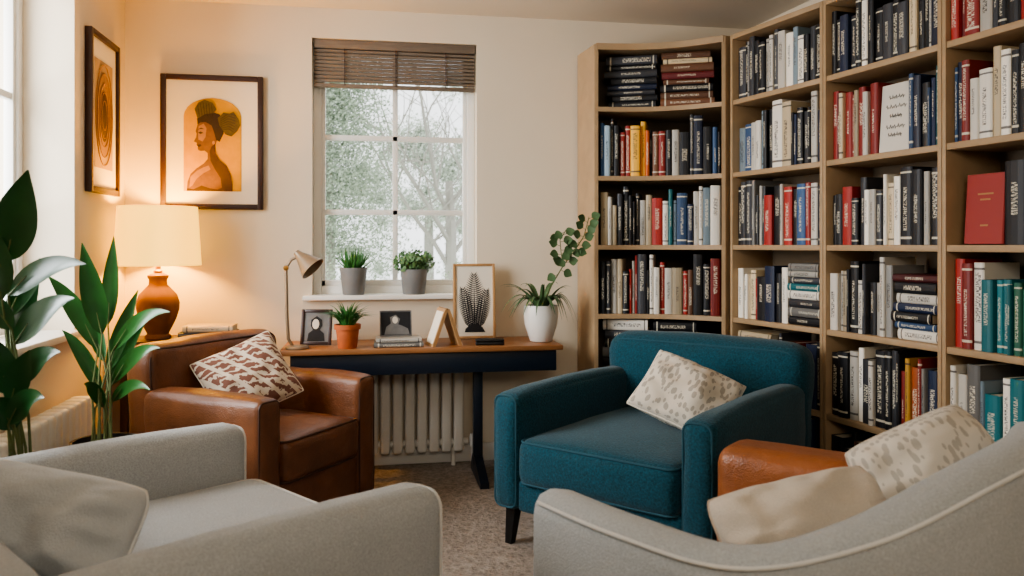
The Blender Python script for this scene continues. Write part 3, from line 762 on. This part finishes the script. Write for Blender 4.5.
flat('figure', [am(p) for p in [(186, 190), (187, 180), (190, 172), (196, 166), (203, 161), (207, 156), (207, 150), (204, 147.5), (200, 148), (197.5, 147), (197, 144.5), (198, 143), (195.8, 141.5), (196.3, 139.6), (193.2, 138), (195.6, 133.5), (196, 130), (195, 127), (197, 120), (201, 116), (209, 114), (216, 118), (219, 126), (217, 135), (214.5, 142), (215, 150), (219, 157), (226, 163), (230, 172), (232, 182), (232, 190)]], -.0175, M_skin, pc)
flat('figure_shade', [am(p) for p in [(214.5, 140), (215, 150), (219, 157), (226, 163), (230, 172), (232, 182), (232, 190), (222, 190), (220, 176), (214, 166), (210, 158), (209, 148), (211, 143)]], -.0188, M_skind, pc)
flat('figure_light', [am(p) for p in [(190, 175), (196, 169), (203, 165), (208, 163), (210, 167), (203, 171), (196, 177), (192, 184), (189, 186)]], -.0188, M_skinl, pc)
flat('figure_light', [am(p) for p in [(198, 122), (203, 119), (206, 124), (205, 133), (202, 138), (198, 136), (197.5, 131)]], -.0188, M_skinl, pc)
flat('eye', [am(p) for p in [(197.5, 129), (200, 127.6), (203, 129), (200, 130)]], -.0198, M_hair, pc)
flat('eyebrow', [am(p) for p in [(197, 125.6), (200.5, 123.6), (204.5, 125), (200.5, 124.8)]], -.0198, M_hair, pc)
flat('lips', [am(p) for p in [(196.2, 141.5), (200, 141), (201, 142), (199.5, 143.6), (197.6, 143.6)]], -.0198, M_skind, pc)
flat('hair', [am(p) for p in [(197, 120), (196.5, 114), (201, 108), (210, 106), (219, 109), (224, 117), (223, 129), (219, 138), (215.5, 136), (213.5, 128), (211, 121), (205, 117.5), (200, 118)]], -.019, M_hair, pc)
flat('hair_bun', [am(p) for p in [(217, 113), (223, 107), (229, 108), (233, 106), (238, 113), (240, 120), (237, 126), (231, 132), (225, 130), (219, 121)]], -.0195, M_hairg, pc)
flat('hair_top', [am(p) for p in [(197, 114), (194, 104), (198, 97), (204, 94), (212, 97), (216, 104), (213, 108), (205, 109)]], -.0195, M_hairg, pc)
b = bmesh.new()
for q in range(7):
    x0q, z0q = am((220, 114+q*2.0)); x1q, z1q = am((236-q*.5, 110+q*2.9)); xm, zm = am((228, 108+q*2.7))
    tube(b, [(x0q, -.0203, z0q), (xm, -.0203, zm), (x1q, -.0203, z1q)], .0012, 4)
for q in range(6):
    x0q, z0q = am((199+q*2.6, 112)); x1q, z1q = am((197+q*2.8, 99-.8*q*(5-q)*.4)); tube(b, [(x0q, -.0203, z0q), (x1q, -.0203, z1q)], .0012, 4)
obj('hair_strands', b, M_hair, pc)
flat('earring', [am((213+1.4*math.cos(a*PI/5), 139+2*math.sin(a*PI/5))) for a in range(10)], -.0203, M_gold, pc)
flat('dress', [am(p) for p in [(186, 190), (187, 187), (193, 188), (201, 184), (209, 187), (217, 188), (224, 185), (231.5, 184), (232, 190)]], -.0196, M_skind, pc)
p2 = picture('framed_print', 'narrow dark framed print with brown oval on the left wall', .42, .75, .028, .03, M_dkwood, (WX+.001, 4.105, 1.463), (0, 0, PI/2))
flat('print_background', [(-.13, .12), (.13, .12), (.13, .63), (-.13, .63)], -.016, M_beige, p2)
flat('print_shape', [(.1*math.cos(a*PI/14), .38+.2*math.sin(a*PI/14)) for a in range(28)], -.0175, M_beiged, p2)
flat('print_shape', [(.055*math.cos(a*PI/14), .37+.12*math.sin(a*PI/14)) for a in range(28)], -.019, M_skind, p2)
b = bmesh.new()
for s_ in (.35, .55, .75, 1.0, 1.2): tube(b, [(.1*s_*math.cos(a*PI/14), -.0198, .375+.2*s_*math.sin(a*PI/14)) for a in range(28)], .0022, 5, True)
obj('print_lines', b, M_skinl, p2)

# tall frame on desk
xx = atY(474.5, 0, 4.40).x
tf = picture('photo_frame', 'tall tan wooden frame with dark feathery plant print on the desk', .235, .415, .014, .018, M_tan, (xx, 4.40, DZ+.002), (A55(-6), 0, 0))
b = bmesh.new(); fy = -.0105
for (bx_, tilt, ln) in ((0, 0, .29), (-.024, -.2, .21), (.026, .22, .2)):
    nn_ = int(ln/.011)
    for i in range(nn_):
        s_ = i/nn_; z = .07+ln*s_; xc = bx_+tilt*ln*s_; L = (.058 if tilt == 0 else .038)*math.sin(PI*min(1, (s_*.8+.2)))+.010
        for s in (-1, 1):
            leaf(b, (xc, fy, z), (xc+s*L*.55, fy, z+.003), (xc+s*L, fy, z+.022), .0074, Vector((0, -1, 0)), 4, 0)
    leaf(b, (bx_, fy, .045), (bx_+tilt*ln*.5, fy, .05+ln*.5), (bx_+tilt*ln, fy, .08+ln), .007, Vector((0, -1, 0)), 5, 0)
for v in b.verts: v.co.y = fy
obj('print_plant', b, M_ink, tf)
flat('print_base', [(-.055, .035), (.06, .035), (.045, .06), (.015, .085), (-.02, .08), (-.05, .055)], -.0102, M_ink, tf)
obj('stand', B(-.02, .02, .0, .006, .02, .28, .002, 2, Matrix.Rotation(-.12, 4, 'X')), M_dkwood, tf)
# small photo frame, left
xx = atY(316, 0, 4.25).x
sf = picture('photo_frame', 'small dark framed black and white portrait beside the desk lamp', .16, .185, .016, .016, M_dkwood, (xx, 4.25, DZ+.002), (A55(-12), 0, A55(-10)), M_inkg)
flat('print_shape', [(-.045, .02), (.045, .02), (.04, .06), (.018, .078), (.03, .1), (.028, .13), (0, .15), (-.028, .13), (-.03, .1), (-.018, .078), (-.04, .06)], -.0095, M_ink, sf)
flat('print_face', [(.018*math.cos(a*PI/8)-.004, .108+.026*math.sin(a*PI/8)) for a in range(16)], -.0105, M_mat, sf)
obj('stand', B(-.015, .015, 0, .005, .01, .13, .002, 2, Matrix.Rotation(-.28, 4, 'X')), M_dkwood, sf)
# black and white photo on the books
xx = atY(396, 0, 4.18).x
bf = picture('photo_frame', 'small thin-edged black and white photo standing on the desk books', .165, .135, .005, .01, M_inkg, (xx, 4.185, DZ+.046), (A55(-10), 0, A55(4)), M_inkg)
flat('print_background', [(-.076, .008), (.076, .008), (.076, .127), (-.076, .127)], -.0058, M_ink, bf)
flat('print_shape', [(-.06, .01), (.07, .01), (.062, .04), (.03, .056), (.012, .062), (.022, .09), (.0, .112), (-.03, .1), (-.026, .068), (-.05, .05)], -.0066, M_inkg, bf)
flat('print_face', [(.014*math.cos(a*PI/8)-.004, .085+.018*math.sin(a*PI/8)) for a in range(16)], -.0075, M_mat, bf)
# wooden tent frame
x0_, x1_ = atY(428, 0, 4.17).x, atY(459, 0, 4.17).x
wt = thing('folding_frame', 'open wooden folding frame standing like a tent on the desk', 'frame', ((x0_+x1_)/2, 4.17, DZ), (0, 0, A55(12)))
hw_ = (x1_-x0_)/2
for s in (-1, 1):
    b = bmesh.new(); prism(b, [(s*hw_, 0), (s*(hw_-.018), 0), (s*-.004, .19), (s*.012, .19)], -.07, .07, 'y'); pn = obj('panel', b, M_tan, wt)
    b = bmesh.new(); prism(b, [(s*(hw_+.001-.0075), .014), (s*(hw_+.003-.0075), .014), (s*.0195, .176), (s*.0175, .176)], -.056, .056, 'y'); obj('picture_sheet', b, M_mat, pn)
b = bmesh.new(); tube(b, [(0, -.07, .19), (0, .07, .19)], .005, 8); obj('hinge', b, M_brass, wt)
# black box
xx = atY(490, 0, 4.12).x
bc = thing('small_box', 'small flat black case lying on the desk below the tall frame', 'case', (xx, 4.13, DZ), (0, 0, A55(-5)))
b = bmesh.new(); softbox(b, (0, 0, .009), (.15, .06, .018), .007, n=3); obj('case_base', b, M_black, bc)
b = bmesh.new(); softbox(b, (0, 0, .0245), (.15, .06, .012), .005, (0, 0, .004), 3); obj('case_lid', b, M_black, bc)

# ------------------------------------------------------------ desk lamp
DLY = 4.13
p0 = Vector((atY(297, 0, DLY).x, DLY, DZ))
dl = thing('desk_lamp', 'small bronze adjustable desk lamp with tilted cone head on the desk', 'lamp', p0)
def lp_(px, py, Y=DLY): return atY(px, py, Y)-p0
b = bmesh.new(); lathe(b, [(0, 0), (.058, 0), (.06, .008), (.054, .016), (.015, .02), (0, .02)], 28); obj('lamp_base', b, M_lampw, dl)
e_ = lp_(286, 268); hd = lp_(300, 256)
b = bmesh.new(); tube(b, [(-.02, 0, .015), (-.042, 0, .05), lp_(287, 318), e_], .0085, 10); obj('stem', b, M_lampw, dl)
b = bmesh.new(); tube(b, [e_, (e_+hd)/2+Vector((-.008, 0, .012)), hd], .0075, 10); obj('arm', b, M_lampw, dl)
b = bmesh.new(); lathe(b, [(0, -.015), (.013, -.012), (.015, 0), (.013, .012), (0, .015)], 14, e_, Matrix.Rotation(PI/2, 4, 'X')); obj('joint', b, M_brass, dl)
ax = (lp_(317, 273, 4.10)-hd).normalized(); q = Vector((0, 0, 1)).rotation_difference(ax).to_matrix().to_4x4()
b = bmesh.new(); lathe(b, [(0, -.03), (.016, -.028), (.022, -.005), (.034, .02), (.064, .086), (.068, .094), (.064, .094), (.032, .024), (0, .01)], 32, hd, q); hdm = obj('lamp_head', b, M_lampw, dl)
b = bmesh.new(); lathe(b, [(0, .015), (.014, .02), (.024, .045), (.018, .065), (0, .072)], 16, hd, q); obj('bulb', b, M_white, hdm)

# ------------------------------------------------------------ plants
def pot(par, prof, mat, soil_r, soil_z):
    b = bmesh.new(); lathe(b, prof, 36); obj('pot', b, mat, par)
    b = bmesh.new(); lathe(b, [(0, soil_z), (soil_r*.6, soil_z+.004), (soil_r, soil_z-.002), (soil_r, soil_z-.02), (0, soil_z-.02)], 24); obj('soil', b, M_soil, par)
# succulent
o = atY(353.5, 0, 4.515); s1 = thing('potted_succulent', 'spiky aloe in a tapered grey pot on the window sill', 'plant', (o.x, 4.515, bz0))
pot(s1, [(0, 0), (.055, 0), (.058, .004), (.074, .135), (.076, .15), (.07, .15), (.067, .135), (0, .13)], M_pot, .066, .137)
b = bmesh.new()
for i in range(26):
    a = i*2.4; k = i/26; L = .14-.03*k; up = .35+.9*k
    dv = Vector((math.cos(a), math.sin(a), 0)); c = dv*.012+Vector((0, 0, .135))
    leaf(b, c, c+dv*L*.35+Vector((0, 0, L*.35*up)), c+dv*L*(.75-.45*k)+Vector((0, 0, L*(.5+.65*k))), .026, Vector((0, 0, 1)) if k < .6 else dv*-1, 6, .35, .5)
obj('leaves', b, M_leafm, s1)
# bushy sill plant
o = atY(414, 0, 4.515); s2 = thing('potted_plant', 'bushy small-leaved plant in a smooth grey pot on the window sill', 'plant', (o.x, 4.515, bz0))
pot(s2, [(0, 0), (.058, 0), (.062, .004), (.076, .13), (.077, .14), (.071, .14), (.068, .125), (0, .12)], M_pot, .067, .127)
b = bmesh.new(); scatter(b, (0, 0, .18), (.118, .095, .068), 860, .025, .3); obj('leaves', b, M_leafg, s2)
b = bmesh.new()
for i in range(14): a = i*2.4; tube(b, [(0, 0, .12), (.04*math.cos(a), .04*math.sin(a), .15), (.08*math.cos(a), .075*math.sin(a), .18)], .0018, 5)
obj('stems', b, M_stem, s2)
# terracotta
o = atY(347.5, 0, 4.12); s3 = thing('potted_plant', 'grassy green plant in a small terracotta pot on the desk', 'plant', (o.x, 4.12, DZ))
pot(s3, [(0, 0), (.045, 0), (.047, .003), (.058, .095), (.066, .096), (.067, .12), (.06, .12), (.055, .1), (0, .1)], M_terra, .056, .108)
b = bmesh.new()
for i in range(130):
    a = rnd.random()*2*PI; L = .085+.06*rnd.random(); sp = rnd.random(); dv = Vector((math.cos(a), math.sin(a)*.7, 0)); c = dv*.03*rnd.random()+Vector((0, 0, .105))
    leaf(b, c, c+dv*L*.3*sp+Vector((0, 0, L*.7)), c+dv*L*(.35+.75*sp)+Vector((0, 0, L*(1-.55*sp))), .013, dv*-1+Vector((0, 0, .6)), 5, .2)
obj('leaves', b, M_leafm, s3)
# white pot with vine
o = atY(541, 0, 4.24); s4 = thing('potted_plant', 'trailing plant with tall leafy stem in a white pot on the desk end', 'plant', (o.x, 4.24, DZ))
pot(s4, [(0, 0), (.055, 0), (.06, .004), (.088, .09), (.094, .15), (.09, .195), (.084, .195), (.086, .15), (0, .17)], M_potw, .083, .178)
def lq(px, py, Y): return atY(px, py, Y)-Vector((o.x, 4.24, DZ))
b = bmesh.new(); b2 = bmesh.new()
for i in range(36):
    a = i*2.4; L = .17+.08*rnd.random(); dv = Vector((math.cos(a), math.sin(a)*.8-.15, 0)); c = dv*.02+Vector((0, 0, .17)); k = rnd.random()
    leaf(b, c, c+dv*L*.4+Vector((0, 0, L*(.6+.3*k))), c+dv*L*(.8+.2*k)*(.75 if dv.x > .4 else 1)+Vector((0, 0, L*(.15-.5*k if i % 3 else .55))), .024, Vector((0, 0, 1)), 8, .2)
stemp = [lq(541, 308, 4.2), lq(550, 288, 4.14), lq(563, 266, 4.1), lq(575, 250, 4.09), lq(584, 236, 4.09), lq(589, 217, 4.09)]
st2 = [lq(563, 266, 4.1), lq(561, 252, 4.1), lq(560, 240, 4.09), lq(566, 230, 4.08)]
tube(b2, stemp, [.004, .0035, .003, .003, .0025, .002], 6); tube(b2, st2, .0022, 6)
for path_, n_ in ((stemp, 26), (st2, 9)):
    for i in range(n_):
        t_ = (i+.5)/n_*(len(path_)-1); j = int(t_); f_ = t_-j; p = path_[j].lerp(path_[j+1], f_)
        if path_ is stemp and t_ < 1.5: continue
        sgn = 1 if i % 2 else -1
        dv = Vector((sgn*(.7+.3*rnd.random()), -.3*rnd.random(), rnd.gauss(.15, .45))).normalized()
        q0 = p+dv*.018; tube(b2, [p, q0], .0012, 4)
        leaf(b, q0, q0+dv*.024+Vector((0, 0, .004)), q0+dv*.05, .052, Vector((0, -1, .4)), 7, .08, .8)
obj('leaves', b, M_leafv, s4); obj('stems', b2, M_stem, s4)

# floor plants
def floorplant(label, base, pr, ph, leaves, mat, ks=1):
    t = thing('potted_plant', label, 'plant', (base[0], base[1], 0))
    pot(t, [(0, 0), (pr*.75, 0), (pr*.78, .01), (pr, ph*.9), (pr*1.04, ph), (pr*.94, ph), (pr*.92, ph*.92), (0, ph*.9)], M_potd, pr*.91, ph-.03)
    b = bmesh.new(); b2 = bmesh.new(); O = Vector((base[0], base[1], 0)); c0 = Vector((0, 0, ph-.03))
    for (bpx, bpy, tpx, tpy, w, d0, d1, cv) in leaves:
        a = P(bpx, bpy, d0)-O; c = P(tpx, tpy, d1)-O; m = (a+c)/2+Vector((0, -.01, cv))
        leaf(b, a, m, c, w*ks, Vector((.25, -1, .35)), 12, .16, .72)
        jit = Vector((rnd.gauss(0, .02), rnd.gauss(0, .02), 0)); m2 = (c0+a)/2+Vector((jit.x, jit.y, .03))
        tube(b2, [c0+jit, m2, a, a.lerp(m, .5)], [.005, .004, .003, .0015], 7)
    obj('leaves', b, mat, t); obj('stems', b2, M_stem, t)
floorplant('large broad-leaved plant in a dark pot at the far left edge', (-1.0, 2.55), .125, .42, [
    (6, 262, 28, 170, .12, 2.33, 2.28, 0), (2, 300, -22, 205, .10, 2.3, 2.3, 0), (8, 296, 86, 264, .07, 2.33, 2.22, .07), (14, 345, 74, 298, .075, 2.33, 2.2, .06),
    (10, 350, 40, 258, .07, 2.36, 2.45, .02), (14, 388, 60, 352, .07, 2.33, 2.22, .06), (12, 395, -20, 330, .09, 2.32, 2.25, .02),
    (14, 430, -10, 400, .09, 2.3, 2.2, .03), (12, 330, -30, 290, .07, 2.3, 2.3, .03), (6, 320, 52, 262, .06, 2.38, 2.4, .05),
    (10, 405, 30, 350, .07, 2.28, 2.2, .02), (8, 425, 44, 398, .07, 2.28, 2.16, .06)], M_leafd)
floorplant('bright leafy plant in a dark floor pot beside the brown armchair', (-.965, 3.17), .115, .50, [
    (102, 335, 82, 243, .085, 3.08, 3.0, .0), (108, 325, 114, 236, .06, 3.1, 3.12, .0), (112, 352, 170, 312, .055, 3.1, 3.0, .1), (98, 350, 48, 276, .07, 3.08, 3.0, .06),
    (112, 385, 160, 348, .055, 3.08, 3.0, .09), (102, 395, 62, 330, .055, 3.1, 3.05, .07), (112, 402, 150, 390, .05, 3.08, 2.95, .08),
    (108, 372, 138, 290, .06, 3.1, 3.15, .02), (104, 362, 84, 294, .055, 3.12, 3.2, .01), (106, 392, 146, 322, .05, 3.14, 3.2, .05), (104, 408, 84, 384, .05, 3.05, 2.95, .05)], M_leaff)

# ------------------------------------------------------------ light
wd = bpy.data.worlds.new('overcast'); SC.world = wd; wd.use_nodes = True
bg = wd.node_tree.nodes['Background']; bg.inputs[0].default_value = (.96, .98, 1, 1); bg.inputs[1].default_value = 2.3
def light(name, kind, loc, energy, col, size=1, tgt=None, size_y=None):
    l = bpy.data.lights.new(name, kind); l.energy = energy; l.color = col
    if kind == 'AREA':
        l.size = size
        if size_y: l.shape = 'RECTANGLE'; l.size_y = size_y
    else: l.shadow_soft_size = size
    o = bpy.data.objects.new(name, l); COL.objects.link(o); o.location = loc
    if tgt: o.rotation_euler = (Vector(tgt)-Vector(loc)).to_track_quat('-Z', 'Y').to_euler()
light('lamp_bulb_light', 'POINT', (LX, LY, TZ+.52), 95, (1, .47, .06), .05)
light('side_window_light', 'AREA', (-2.5, 2.5, 1.8), 210, (.94, .97, 1), 1.8, (.8, 2.0, .9))
light('fill_light', 'AREA', (.15, -.8, 2.3), 36, (1, .93, .82), 1.0, (1.3, 2.7, .7))  # unseen fill lamp added behind the camera to brighten the room
try: SC.view_settings.look = 'AgX - Medium High Contrast'
except Exception: pass

cam = bpy.data.cameras.new('camera'); co = bpy.data.objects.new('camera', cam); COL.objects.link(co)
co.location = (0, 0, H); co.rotation_euler = (PI/2, 0, -TH)
cam.sensor_width = 36; cam.lens = 36*F/1024; cam.shift_y = -43/1024; cam.clip_start = .02
cam.dof.use_dof = True; cam.dof.focus_distance = 3.6; cam.dof.aperture_fstop = 3.5
SC.camera = co
